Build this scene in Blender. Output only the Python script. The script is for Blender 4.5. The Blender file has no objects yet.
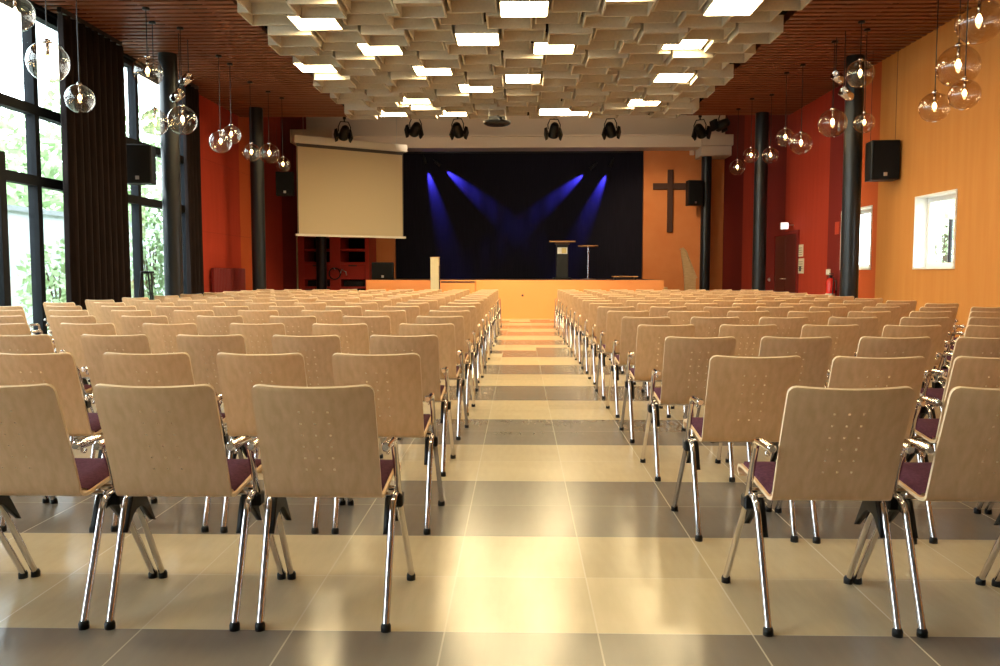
import bpy, math, random
from mathutils import Matrix, Vector
random.seed(7)
C = bpy.context.scene.collection
PI = math.pi

# ------------------------------------------------------------------ mesh helper
class MB:
    def __init__(s):
        s.v = []; s.f = []; s.sm = []; s.mi = []
    def face(s, idx, smooth=False, m=0):
        s.f.append(tuple(idx)); s.sm.append(smooth); s.mi.append(m)
    def box(s, x0, x1, y0, y1, z0, z1, m=0, bev=0.0):
        if bev > 0:
            return s.rbox(x0, x1, y0, y1, z0, z1, bev, m)
        b = len(s.v)
        s.v += [(x0,y0,z0),(x1,y0,z0),(x1,y1,z0),(x0,y1,z0),(x0,y0,z1),(x1,y0,z1),(x1,y1,z1),(x0,y1,z1)]
        for q in ((0,3,2,1),(4,5,6,7),(0,1,5,4),(1,2,6,5),(2,3,7,6),(3,0,4,7)):
            s.face([b+i for i in q], False, m)
        return s
    def rbox(s, x0, x1, y0, y1, z0, z1, r, m=0):
        # chamfered box: three nested cross shapes joined as a 24-vertex hull
        b = len(s.v); X=(x0,x1); Y=(y0,y1); Z=(z0,z1); idx={}
        for i in (0,1):
            for j in (0,1):
                for k in (0,1):
                    sx = r if i==0 else -r; sy = r if j==0 else -r; sz = r if k==0 else -r
                    idx[i,j,k,'x']=len(s.v); s.v.append((X[i],Y[j]+sy,Z[k]+sz))
                    idx[i,j,k,'y']=len(s.v); s.v.append((X[i]+sx,Y[j],Z[k]+sz))
                    idx[i,j,k,'z']=len(s.v); s.v.append((X[i]+sx,Y[j]+sy,Z[k]))
        for i in (0,1):
            q=[idx[i,0,0,'x'],idx[i,1,0,'x'],idx[i,1,1,'x'],idx[i,0,1,'x']]; s.face(q if i else q[::-1],False,m)
            q=[idx[0,i,0,'y'],idx[1,i,0,'y'],idx[1,i,1,'y'],idx[0,i,1,'y']]; s.face(q[::-1] if i else q,False,m)
            q=[idx[0,0,i,'z'],idx[1,0,i,'z'],idx[1,1,i,'z'],idx[0,1,i,'z']]; s.face(q if i else q[::-1],False,m)
        for a in (0,1):
            for c in (0,1):
                q=[idx[a,c,0,'x'],idx[a,c,0,'y'],idx[a,c,1,'y'],idx[a,c,1,'x']]; s.face(q if (a^c) else q[::-1],False,m)
                q=[idx[a,0,c,'x'],idx[a,0,c,'z'],idx[a,1,c,'z'],idx[a,1,c,'x']]; s.face(q if not (a^c) else q[::-1],False,m)
                q=[idx[0,a,c,'y'],idx[0,a,c,'z'],idx[1,a,c,'z'],idx[1,a,c,'y']]; s.face(q if (a^c) else q[::-1],False,m)
        for i in (0,1):
            for j in (0,1):
                for k in (0,1):
                    q=[idx[i,j,k,'x'],idx[i,j,k,'y'],idx[i,j,k,'z']]
                    s.face(q if (i+j+k)%2 else q[::-1],False,m)
        return s
    def tube(s, pts, r, n=10, m=0, caps=True):
        pts=[Vector(p) for p in pts]
        rs = r if isinstance(r,(list,tuple)) else [r]*len(pts)
        rings=[]
        t0=(pts[1]-pts[0]).normalized()
        ref=Vector((0,0,1)) if abs(t0.z)<.9 else Vector((1,0,0))
        u=t0.cross(ref).normalized()
        for i,p in enumerate(pts):
            if i==0: t=pts[1]-pts[0]
            elif i==len(pts)-1: t=pts[-1]-pts[-2]
            else: t=(pts[i+1]-pts[i]).normalized()+(pts[i]-pts[i-1]).normalized()
            t.normalize()
            u=(u-t*u.dot(t)).normalized(); w=t.cross(u)
            ring=[]
            for k in range(n):
                a=2*PI*k/n
                ring.append(len(s.v)); s.v.append(tuple(p+(u*math.cos(a)+w*math.sin(a))*rs[i]))
            rings.append(ring)
        for a,b in zip(rings,rings[1:]):
            for k in range(n):
                s.face((a[k],a[(k+1)%n],b[(k+1)%n],b[k]),True,m)
        if caps:
            for ring,flip in ((rings[0],True),(rings[-1],False)):
                b=len(s.v); s.v += [s.v[i] for i in ring]
                q=list(range(b,b+n)); s.face(q[::-1] if flip else q,False,m)
        return s
    def lathe(s, prof, cx=0, cy=0, n=24, m=0, smooth=True):
        rings=[]
        for r,z in prof:
            if r<1e-6:
                rings.append([len(s.v)]); s.v.append((cx,cy,z))
            else:
                ring=[]
                for k in range(n):
                    a=2*PI*k/n; ring.append(len(s.v)); s.v.append((cx+r*math.cos(a),cy+r*math.sin(a),z))
                rings.append(ring)
        for a,b in zip(rings,rings[1:]):
            for k in range(n):
                k2=(k+1)%n
                if len(a)==1 and len(b)==1: continue
                if len(a)==1: s.face((a[0],b[k2],b[k]),smooth,m)
                elif len(b)==1: s.face((a[k],a[k2],b[0]),smooth,m)
                else: s.face((a[k],a[k2],b[k2],b[k]),smooth,m)
        return s
    def prism(s, poly, axis, a0, a1, m=0):
        # polygon in the two other axes, extruded along axis
        def put(p,a):
            if axis=='x': return (a,p[0],p[1])
            if axis=='y': return (p[0],a,p[1])
            return (p[0],p[1],a)
        n=len(poly); b=len(s.v)
        s.v += [put(p,a0) for p in poly]+[put(p,a1) for p in poly]
        s.face(range(b,b+n),False,m); s.face(range(b+2*n-1,b+n-1,-1),False,m)
        for k in range(n):
            k2=(k+1)%n; s.face((b+k2,b+k,b+n+k,b+n+k2),False,m)
        return s
    def sheet(s, grid, nrm, t, hole=lambda i,j: False, m=0, me=None):
        # grid[i][j] -> mid point, nrm[i] normal; two faces and an edge wall
        me = m if me is None else me
        ni=len(grid); nj=len(grid[0])
        P=[[Vector(grid[i][j]) for j in range(nj)] for i in range(ni)]
        F=[[p+Vector(nrm[i])*t/2 for p in P[i]] for i in range(ni)]
        B=[[p-Vector(nrm[i])*t/2 for p in P[i]] for i in range(ni)]
        bf=len(s.v); s.v+=[tuple(p) for r in F for p in r]
        bb=len(s.v); s.v+=[tuple(p) for r in B for p in r]
        edges={}
        for i in range(ni-1):
            for j in range(nj-1):
                if hole(i,j): continue
                q=[(i,j),(i,j+1),(i+1,j+1),(i+1,j)]
                s.face([bf+a*nj+c for a,c in q],True,m)
                s.face([bb+a*nj+c for a,c in q[::-1]],True,m)
                for k in range(4):
                    e=(q[k],q[(k+1)%4]); edges[e]=1
        for (a,b) in list(edges):
            if (b,a) in edges: continue
            k=len(s.v)
            s.v+=[tuple(F[a[0]][a[1]]),tuple(F[b[0]][b[1]]),tuple(B[b[0]][b[1]]),tuple(B[a[0]][a[1]])]
            s.face((k+1,k,k+3,k+2),False,me)
        return s
    def mesh(s, name, mats):
        me=bpy.data.meshes.new(name); me.from_pydata(s.v,[],s.f)
        me.polygons.foreach_set('use_smooth',s.sm)
        for mt in (mats if isinstance(mats,(list,tuple)) else [mats]): me.materials.append(mt)
        me.polygons.foreach_set('material_index',s.mi)
        me.update(); return me
    def obj(s, name, mats, parent=None, loc=None):
        o=bpy.data.objects.new(name,s.mesh(name,mats)); C.objects.link(o)
        if parent: o.parent=parent
        if loc: o.location=loc
        return o

def tag(o,label,cat,group=None):
    o['label']=label; o['category']=cat
    if group: o['group']=group
    return o
def thing(name,label,cat,loc=(0,0,0),rz=0,group=None):
    o=bpy.data.objects.new(name,None); C.objects.link(o); o.empty_display_size=.1
    o.location=loc; o.rotation_euler=(0,0,rz)
    return tag(o,label,cat,group)
def struct(o):
    o['kind']='structure'; return o
def copy_tree(o,parent=None):
    c=o.copy(); C.objects.link(c)
    if parent: c.parent=parent
    for ch in o.children: copy_tree(ch,c)
    return c
ORD=['first','second','third','fourth','fifth','sixth','seventh','eighth','ninth','tenth','eleventh','twelfth',
     'thirteenth','fourteenth','fifteenth','sixteenth']

# ------------------------------------------------------------------ materials
def mat(name,col,rough=.5,metal=0,spec=.5,emit=None,es=0):
    m=bpy.data.materials.new(name); m.use_nodes=True
    p=m.node_tree.nodes['Principled BSDF']
    p.inputs['Base Color'].default_value=(*col,1); p.inputs['Roughness'].default_value=rough
    p.inputs['Metallic'].default_value=metal; p.inputs['Specular IOR Level'].default_value=spec
    if emit:
        p.inputs['Emission Color'].default_value=(*emit,1); p.inputs['Emission Strength'].default_value=es
    return m
def noisy(m,scale,c0,c1,stretch=(1,1,1),detail=4,bump=0,coord='Object'):
    nt=m.node_tree; N=nt.nodes; L=nt.links; p=N['Principled BSDF']
    tc=N.new('ShaderNodeTexCoord'); mp=N.new('ShaderNodeMapping'); mp.inputs['Scale'].default_value=stretch
    ns=N.new('ShaderNodeTexNoise'); ns.inputs['Scale'].default_value=scale; ns.inputs['Detail'].default_value=detail
    rp=N.new('ShaderNodeValToRGB'); rp.color_ramp.elements[0].position=.3; rp.color_ramp.elements[1].position=.7
    rp.color_ramp.elements[0].color=(*c0,1); rp.color_ramp.elements[1].color=(*c1,1)
    L.new(tc.outputs[coord],mp.inputs['Vector']); L.new(mp.outputs[0],ns.inputs['Vector'])
    L.new(ns.outputs['Fac'],rp.inputs[0]); L.new(rp.outputs[0],p.inputs['Base Color'])
    if bump:
        b=N.new('ShaderNodeBump'); b.inputs['Strength'].default_value=bump; b.inputs['Distance'].default_value=.01
        L.new(ns.outputs['Fac'],b.inputs['Height']); L.new(b.outputs[0],p.inputs['Normal'])
    return m
beech=noisy(mat('beech_plywood',(.5,.3,.16),.36,spec=.5),9,(.64,.395,.20),(.74,.475,.265),(5,5,.55))
beech_edge=mat('beech_plywood_edge',(.74,.55,.34),.5)
fabric=noisy(mat('purple_fabric',(.09,.03,.05),.95,spec=.1),90,(.062,.020,.034),(.10,.034,.055))
chrome=mat('chrome',(.64,.61,.62),.10,1)
steel=mat('brushed_steel',(.55,.54,.52),.3,1)
black_plastic=mat('black_plastic',(.008,.008,.009),.45,spec=.3)
black_paint=mat('black_gloss_paint',(.014,.017,.021),.30,spec=.35)
frame_dark=mat('dark_window_frame',(.010,.012,.016),.6,spec=.12)
curtain_m=noisy(mat('brown_black_cloth',(.012,.008,.007),.95,spec=.1),14,(.010,.0065,.006),(.018,.011,.010),(3,3,.2))
cream=noisy(mat('cream_felt_board',(.70,.63,.52),.85,spec=.2),25,(.46,.415,.34),(.51,.46,.38))
cream_plaster=mat('cream_plaster',(.74,.66,.56),.85,spec=.2)
void=mat('dark_void',(.012,.010,.009),.95,spec=.1)
slat=noisy(mat('red_brown_slat',(.17,.055,.024),.5,spec=.3),5,(.15,.046,.02),(.23,.075,.033),(.35,4,4))
white_frame=mat('white_frame',(.82,.82,.80),.4)
orange=noisy(mat('orange_wall',(.70,.30,.055),.75,spec=.2),2.2,(.50,.205,.05),(.54,.235,.06),(1,3,.3))
orange_red=mat('orange_red_wall',(.46,.09,.024),.75,spec=.2)
red=noisy(mat('red_wall',(.45,.045,.018),.7,spec=.2),2.5,(.34,.034,.016),(.38,.042,.02),(1,3,.3))
dark_red=mat('dark_red_wall',(.17,.016,.013),.7,spec=.2)
apricot=noisy(mat('apricot_wall',(.74,.27,.09),.8,spec=.2),2,(.64,.225,.075),(.68,.26,.09))
grille_m=mat('speaker_grille',(.008,.008,.009),.9,spec=.15)
stage_orange=mat('stage_front_orange',(.78,.29,.085),.6)
stage_black=noisy(mat('stage_curtain_navy',(.012,.011,.022),.95,spec=.1),10,(.010,.010,.018),(.016,.015,.026),(4,1,.15))
stage_deck=mat('dark_stage_deck',(.03,.022,.018),.5)
wood_light=noisy(mat('pale_wood',(.6,.40,.2),.45),8,(.56,.36,.17),(.66,.45,.24),(1,1,6))
wood_warm=noisy(mat('warm_wood',(.5,.25,.1),.45),8,(.50,.235,.085),(.60,.30,.12),(1,1,6))
wood_dark=mat('dark_cross_wood',(.055,.018,.010),.6)
screen_m=mat('projection_screen',(.50,.41,.28),.9,spec=.1)
screen_case=mat('screen_casing',(.66,.62,.56),.5)
paper=mat('notice_paper',(.62,.55,.42),.8)
ink=mat('dark_ink',(.06,.05,.05),.8)
red_gloss=mat('red_gloss',(.55,.02,.015),.25)
pale_paint=mat('pale_beige_paint',(.55,.48,.31),.5)
cabinet_red=mat('cabinet_red',(.50,.030,.018),.45)
panel_light=mat('lit_diffuser',(.9,.85,.7),.6,emit=(1,.78,.42),es=38)
bulb_m=mat('glowing_bulb',(1,.8,.5),.3,emit=(1,.66,.26),es=45)
exit_m=mat('exit_sign_face',(.9,.9,.9),.4,emit=(.95,.85,1),es=1.2)
exit_green=mat('exit_sign_mark',(.1,.5,.3),.4,emit=(.45,.75,.62),es=1.0)
lens_blue=mat('blue_lens',(.02,.02,.3),.2,emit=(.08,.07,1),es=1.2)
lens_glass=mat('lamp_lens',(.35,.35,.33),.08,.6)

def glass(name,tint,gl=1.0,ior=1.45):
    m=bpy.data.materials.new(name); m.use_nodes=True; nt=m.node_tree; N=nt.nodes; L=nt.links
    N.remove(N['Principled BSDF']); out=N['Material Output']
    tr=N.new('ShaderNodeBsdfTransparent'); tr.inputs[0].default_value=(*tint,1)
    g=N.new('ShaderNodeBsdfGlossy'); g.inputs['Roughness'].default_value=.015; g.inputs['Color'].default_value=(gl,gl,gl,1)
    lw=N.new('ShaderNodeLayerWeight'); lw.inputs['Blend'].default_value=.5
    pw=N.new('ShaderNodeMath'); pw.operation='POWER'; L.new(lw.outputs['Facing'],pw.inputs[0]); pw.inputs[1].default_value=3.2
    f0=((ior-1)/(ior+1))**2
    fr=N.new('ShaderNodeMath'); fr.operation='MULTIPLY_ADD'; L.new(pw.outputs[0],fr.inputs[0]); fr.inputs[1].default_value=.9*(1-f0); fr.inputs[2].default_value=f0
    mx=N.new('ShaderNodeMixShader'); L.new(fr.outputs[0],mx.inputs[0]); L.new(tr.outputs[0],mx.inputs[1]); L.new(g.outputs[0],mx.inputs[2])
    L.new(mx.outputs[0],out.inputs['Surface']); return m
pane_glass=glass('window_glass',(.95,.98,.97))
globe_glass=glass('globe_glass',(.86,.80,.74),1.0,1.7)

def floor_material():
    m=mat('linoleum_tiles',(.5,.45,.35),.2,spec=.75); nt=m.node_tree; N=nt.nodes; L=nt.links; p=N['Principled BSDF']
    geo=N.new('ShaderNodeNewGeometry'); sp=N.new('ShaderNodeSeparateXYZ'); L.new(geo.outputs['Position'],sp.inputs[0])
    def M(op,a,b=None,c=None):
        n=N.new('ShaderNodeMath'); n.operation=op
        for k,x in enumerate((a,b,c)):
            if x is None: continue
            if isinstance(x,(int,float)): n.inputs[k].default_value=x
            else: L.new(x,n.inputs[k])
        return n.outputs[0]
    u=M('DIVIDE',M('ADD',sp.outputs['X'],.243+20),.5); v=M('DIVIDE',M('ADD',sp.outputs['Y'],20-2.665),.5)
    iu=M('FLOOR',u); iv=M('FLOOR',v); fu=M('FRACT',u); fv=M('FRACT',v)
    band=M('MODULO',M('FLOOR',M('DIVIDE',v,2)),2)          # 0 light / 1 dark, each two tiles deep
    cmb=N.new('ShaderNodeCombineXYZ'); L.new(iu,cmb.inputs[0]); L.new(iv,cmb.inputs[1])
    wn=N.new('ShaderNodeTexWhiteNoise'); wn.noise_dimensions='2D'; L.new(cmb.outputs[0],wn.inputs['Vector'])
    swap=M('GREATER_THAN',wn.outputs['Value'],.965)
    far=M('GREATER_THAN',sp.outputs['Y'],9.5)
    swap=M('MULTIPLY',swap,far)
    dark=M('ABSOLUTE',M('SUBTRACT',band,swap))
    # streaks
    def streak(sx,sy,seed):
        mp=N.new('ShaderNodeMapping'); mp.inputs['Scale'].default_value=(sx,sy,1); mp.inputs['Location'].default_value=(seed,0,0)
        L.new(geo.outputs['Position'],mp.inputs['Vector'])
        n=N.new('ShaderNodeTexNoise'); n.inputs['Scale'].default_value=1; n.inputs['Detail'].default_value=5; L.new(mp.outputs[0],n.inputs['Vector'])
        return n.outputs['Fac']
    st=M('MULTIPLY',M('ADD',streak(1.2,5,0),streak(34,6,5)),.5)
    br=M('ADD',M('MULTIPLY',M('SUBTRACT',st,.5),.30),M('MULTIPLY',M('SUBTRACT',wn.outputs['Value'],.5),.16))
    br=M('ADD',br,1.0)
    mix=N.new('ShaderNodeMix'); mix.data_type='RGBA'; L.new(dark,mix.inputs['Factor'])
    mix.inputs['A'].default_value=(.57,.475,.305,1); mix.inputs['B'].default_value=(.215,.19,.155,1)
    ml=N.new('ShaderNodeVectorMath'); ml.operation='SCALE'; L.new(mix.outputs['Result'],ml.inputs[0]); L.new(br,ml.inputs['Scale'])
    # joints
    jx=M('LESS_THAN',M('ABSOLUTE',M('SUBTRACT',fu,.5)),.4945); jx=M('SUBTRACT',1,jx)
    jy=M('LESS_THAN',M('ABSOLUTE',M('SUBTRACT',fv,.5)),.4945); jy=M('SUBTRACT',1,jy)
    # some joints are bolder than others
    w1=N.new('ShaderNodeTexWhiteNoise'); w1.noise_dimensions='1D'; L.new(M('ROUND',u),w1.inputs['W'])
    jx=M('MULTIPLY',jx,M('ADD',.25,M('MULTIPLY',w1.outputs['Value'],.6)))
    jy=M('MULTIPLY',jy,M('MULTIPLY',.36,M('ADD',.3,wn.outputs['Value'])))
    j=M('MAXIMUM',jx,jy)
    m2=N.new('ShaderNodeMix'); m2.data_type='RGBA'; L.new(j,m2.inputs['Factor']); L.new(ml.outputs[0],m2.inputs['A']); m2.inputs['B'].default_value=(.80,.74,.58,1)
    L.new(m2.outputs['Result'],p.inputs['Base Color'])
    rg=M('ADD',.16,M('MULTIPLY',st,.1)); L.new(rg,p.inputs['Roughness'])
    return m
floor_m=floor_material()

# ------------------------------------------------------------------ dimensions
XL,XR=-6.75,6.42           # side walls
YF,YB=-5.0,26.8          # wall behind the camera, stage wall
ZC=4.92                  # slatted ceiling
ZH=6.3                   # raised ceiling near the stage
YE=20.5                  # end of the slatted ceiling

# ------------------------------------------------------------------ room shell
struct(MB().box(XL-.3,XR+.3,YF-.2,28.2,-.2,0).obj('floor',floor_m))
# left wall with full-height glazing bays
w=MB()
BAYS=[(-2.38,.79),(.79,3.96),(3.96,7.13),(7.13,10.3),(10.3,13.47),(13.47,16.64),(16.64,17.2)]
ZW=4.88
w.box(XL-.3,XL,YF-.2,BAYS[0][0],0,ZH+.2,1)
w.box(XL-.3,XL,BAYS[0][0],17.2,ZW,ZH+.2,3); w.box(XL-.3,XL,BAYS[0][0],17.2,0,.12,3)
for a,b,z0,z1,m in ((17.2,20.3,0,2.05,0),(17.2,20.3,2.056,3.6,0),(17.2,20.3,3.606,ZH+.2,0),
                  (20.3,22.0,0,2.05,2),(20.3,22.0,2.056,3.6,2),(20.3,22.0,3.606,ZH+.2,2),(22.0,23.9,0,ZH+.2,0),(23.9,28.2,0,ZH+.2,1)):
    w.box(XL-.3,XL,a,b-.006,z0,z1,m)
w.box(XL-.3,XL-.006,17.2,28.2,0,ZH,1)
struct(w.obj('wall_left',[red,dark_red,orange_red,frame_dark]))
# right wall with panels of colour and two windows
w=MB(); z1=ZH+.2
WIN=((12.58,13.88),(15.55,17.0)); WZ=(1.23,2.40)
def rwall(a,b,m):
    cuts=[a,b]
    for p,q in WIN:
        for t in (p,q):
            if a<t<b: cuts.append(t)
    cuts.sort()
    for c,d in zip(cuts,cuts[1:]):
        mid=(c+d)/2
        if any(p<mid<q for p,q in WIN):
            w.box(XR,XR+.3,c,d,0,WZ[0],m); w.box(XR,XR+.3,c,d,WZ[1],z1,m)
        else: w.box(XR,XR+.3,c,d,0,z1,m)
for a,b,m in ((YF-.2,15.35,0),(15.35,17.03,1),(17.03,17.75,3),(17.75,20.6,2),(20.6,22.6,3),(22.6,24.5,2),(24.5,28.2,3)): rwall(a,b,m)
struct(w.obj('wall_right',[orange,orange_red,red,dark_red]))
struct(MB().box(XL-.3,XR+.3,YF-.2,YF,0,ZC+.3).obj('wall_front',mat('grey_wall',(.36,.33,.34),.8)))
# stage wall: apricot flanks, cream header over the opening
w=MB(); OX0,OX1,OZ=-3.97,3.91,5.16
w.box(XL,OX0,YB,YB+.2,0,OZ,0); w.box(OX1,XR,YB,YB+.2,0,OZ,0)
w.box(XL,XR,YB,YB+.2,OZ,ZH+.2,1)
struct(w.obj('wall_back',[apricot,cream_plaster]))
w=MB(); w.box(-5.5,5.5,26.0,YB-.005,4.99,5.32); w.box(-5.5,5.5,25.9,YB-.005,5.32,5.37); w.box(XL+.01,-5.5,24.85,YB-.005,4.99,5.37)
w.box(5.5,XR-.01,25.9,YB-.005,4.72,5.0); w.box(5.5,XR-.01,25.7,YB-.005,5.0,5.32)
struct(w.obj('trim_header',cream_plaster))
struct(MB().box(XL-.3,XR+.3,28.0,28.2,0,ZH+.2).obj('wall_backstage',void))
# ceilings
struct(MB().box(XL-.3,XR+.3,YE,28.2,ZH,ZH+.2).obj('ceiling_raised',cream_plaster))
w=MB(); w.box(XL-.3,XR+.3,YF-.2,YE,5.42,5.6); w.box(XL-.3,XR+.3,YE-.04,YE,ZC+.02,ZH)
struct(w.obj('ceiling',void))
w=MB()
y=YF
while y<YE-.1:
    for a,b in ((XL,-3.98),(3.98,XR)): w.box(a,b,y,y+.11,ZC,ZC+.014)
    y+=.185
for a,b in ((XL,-3.98),(3.98,XR)):
    for k in range(3):
        x=a+(b-a)*(k+.5)/3; w.box(x-.02,x+.02,YF,YE-.1,ZC+.014,ZC+.5)
struct(w.obj('ceiling_slats',slat))
# plain continuation of the cream ceiling field above and behind the camera
struct(MB().box(-3.8,3.8,YF+.2,9.6,4.86,4.9).obj('ceiling_field',cream))

# ------------------------------------------------------------------ coffers and ceiling lights
P=.685; PY=.71; Z0=4.72; YFAR=19.2
def coffer_mesh():
    b=MB(); h=.32; r=.022; d=.24
    b.box(-h,h,-h,-h+r,0,d); b.box(-h,h,h-r,h,0,d); b.box(-h,-h+r,-h+r,h-r,0,d); b.box(h-r,h,-h+r,h-r,0,d)
    b.box(-h+r,h-r,-h+r,h-r,.15,.17)
    return b
cof_me=coffer_mesh().mesh('coffer',cream)
rod_me=MB().tube([(0,0,.165),(0,0,.62)],.008,6).mesh('hanger',steel)
def light_case():
    b=MB(); h=.32
    b.box(-h,h,-h,-h+.012,.006,.16); b.box(-h,h,h-.012,h,.006,.16); b.box(-h,-h+.012,-h,h,.006,.16); b.box(h-.012,h,-h,h,.006,.16)
    b.box(-h,h,-h,h,.15,.17); return b
case_me=light_case().mesh('housing',cream)
dif_me=MB().rbox(-.306,.306,-.306,.306,0,.03,.006).mesh('diffuser',panel_light)
NROW=13
def cell(i,j):
    # i column from the left, j row counted from the stage
    sh=.055 if j%2 else -.15
    x=(i-5)*P+sh; yy=YFAR-j*PY
    z=Z0+(-.05 if j%2 else 0)+(.035 if (i+j//2)%2 else -.03)
    return x,yy,z
LITSET={(1,10),(2,8),(0,6),(5,11),(4,9),(6,8),(2,2),(3,6),(4,4),(5,5),(3,0),(1,0),(6,1),(7,0),(9,11),(9,8),(9,5),(9,2),(2,12),(7,12)}
for j in range(NROW):
    for i in range(11):
        x,yy,z=cell(i,j)
        where='%s from the left in the %s'%(ORD[i],'coffer row nearest the stage' if j==0 else '%s coffer row from the stage'%ORD[j])
        if (i,j) in LITSET:
            t=thing('ceiling_light','glowing square ceiling light, '+where,'ceiling light',(x,yy,z),0,'lit panels among the ceiling coffers')
            ms=(('housing',case_me),('diffuser',dif_me),('hanger',rod_me))
        else:
            t=thing('ceiling_coffer','open cream ceiling coffer, '+where,'ceiling coffer',(x,yy,z),0,'cream coffers of the hanging ceiling')
            ms=(('coffer_box',cof_me),('hanger',rod_me))
        for n_,me in ms:
            o=bpy.data.objects.new(n_,me); C.objects.link(o); o.parent=t
k=0
for yy in (2.8,7.9):  # light panels added out of view to brighten the nearest rows
    for x in ((-1.9,1.5) if yy<5 else (-2.6,-.2,2.2)):
        xx=x+(.35 if k//4%2 else 0)-(.0); k+=1
        t=thing('ceiling_light','added unseen glowing ceiling light on the cream ceiling above the nearest rows','ceiling light',(xx,yy,4.69),0,'added unseen panels lighting the nearest rows')
        for n_,me in (('housing',case_me),('diffuser',dif_me)):
            o=bpy.data.objects.new(n_,me); C.objects.link(o); o.parent=t

# ------------------------------------------------------------------ chairs
def prof_normals(pr):
    out=[]
    for i in range(len(pr)):
        a=pr[max(i-1,0)]; b=pr[min(i+1,len(pr)-1)]
        ty,tz=b[0]-a[0],b[1]-a[1]; l=math.hypot(ty,tz)
        out.append((0,-tz/l,ty/l))
    return out
def interp(pr,zs):
    out=[]
    for z in zs:
        for a,b in zip(pr,pr[1:]):
            if a[1]<=z<=b[1]+1e-9:
                f=(z-a[1])/(b[1]-a[1]); out.append((a[0]+f*(b[0]-a[0]),z)); break
    return out
HW=.192
def backrest_mesh():
    up=[(.045,.445),(.036,.47),(.010,.55),(-.025,.65),(-.064,.75),(-.093,.824)]
    hz=[.742-.041*k for k in range(6)]; he=.0033
    zs=[.445,.47,.50]
    for z in hz: zs+= [z-he,z+he]
    zs+= [.78,.799,.806,.812,.817,.821,.824]; zs.sort()
    pr=[(.118,.4305),(.090,.4285),(.068,.4315),(.053,.437)]+interp(up,zs)
    nr=prof_normals(pr)
    hx=[-.045,0,.045]; xs=[-HW,-.188,-.15,-.1]
    for x in hx: xs+= [x-he,x+he]
    xs+= [.1,.15,.188,HW]
    r=.025; grid=[]
    for (y,z) in pr:
        hw=1.0
        if z>.824-r: q=z-(.824-r); hw=(HW-(r-math.sqrt(max(r*r-q*q,0))))/HW
        k=max(0,min(1,(z-.44)/.37))
        row=[]
        for x in xs:
            c=1-(x/HW)**2
            row.append((x*hw,y-.020*c*k,z-.006*c*k*k))
        grid.append(row)
    hi=[i for i,p in enumerate(pr) if any(abs(p[1]-(z-he))<1e-6 for z in hz)]
    hj=[j for j,x in enumerate(xs) if any(abs(x-(q-he))<1e-6 for q in hx)]
    return MB().sheet(grid,nr,.011,lambda i,j:(i in hi and j in hj),0,1)
def seat_mesh():
    pr=[(.455,.418),(.472,.425),(.478,.437),(.470,.449),(.45,.455),(.40,.455),(.30,.449),(.20,.439),(.118,.4305)]
    nr=prof_normals(pr); nr=[(0,-a[1],-a[2]) if False else a for a in nr]
    xs=[-HW,-.12,0,.12,HW]
    grid=[[(x,y,z) for x in xs] for y,z in pr]
    return MB().sheet(grid,nr,.011,m=0,me=1)
def pad_mesh():
    pr=[(.448,.458),(.443,.470),(.40,.474),(.30,.468),(.20,.458),(.12,.449),(.105,.443)]
    xs=[-.182,-.176,-.09,0,.09,.176,.182]
    b=MB(); ni=len(pr); nj=len(xs); base=len(b.v)
    for i,(y,z) in enumerate(pr):
        for j,x in enumerate(xs):
            e=.012 if j in (0,nj-1) else 0
            b.v.append((x,y,z-e))
    for i in range(ni-1):
        for j in range(nj-1):
            b.face([base+i*nj+j,base+i*nj+j+1,base+(i+1)*nj+j+1,base+(i+1)*nj+j],True)
    # skirt down to the seat
    low=[(.447,.457),(.44,.459),(.40,.459),(.30,.453),(.20,.443),(.12,.434),(.108,.433)]
    for j,flip in ((0,False),(nj-1,True)):
        k=len(b.v)
        for i,(y,z) in enumerate(pr):
            b.v.append(b.v[base+i*nj+j]); b.v.append((xs[j],low[i][0],low[i][1]))
        for i in range(ni-1):
            q=[k+2*i,k+2*i+2,k+2*i+3,k+2*i+1]; b.face(q[::-1] if flip else q)
    return b
def rear_leg(s,cap=False):
    b=MB()
    p=[(s*.2075,0,.014),(s*.211,.135,.362),(s*.2115,.150,.388),(s*.212,.175,.402),(s*.212,.225,.404)]
    b.tube(p,.0125,10)
    if cap: b.lathe([(0,0),(.017,0),(.017,.018),(.013,.026),(0,.026)],s*.2075,.002,12,1)
    return b
def front_leg(s,cap=False):
    b=MB()
    p=[(s*.232,.47,.014),(s*.2215,.232,.385),(s*.2185,.148,.590)]
    b.tube(p,.0115,10)
    if cap: b.lathe([(0,0),(.016,0),(.016,.018),(.012,.026),(0,.026)],s*.23,.468,12,1)
    return b
def arm(s):
    b=MB()
    b.tube([(s*.2185,.149,.588),(s*.218,.140,.603),(s*.2175,.122,.611),(s*.217,.07,.614),(s*.216,-.02,.615)],[.0118,.013,.0145,.0155,.0155],12)
    b.tube([(s*.216,-.02,.615),(s*.216,-.028,.615)],[.0155,.011],12)
    b.tube([(s*.216,.01,.602),(s*.216,.014,.587),(s*.216,.03,.583),(s*.216,.04,.591)],.004,6)
    return b
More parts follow.
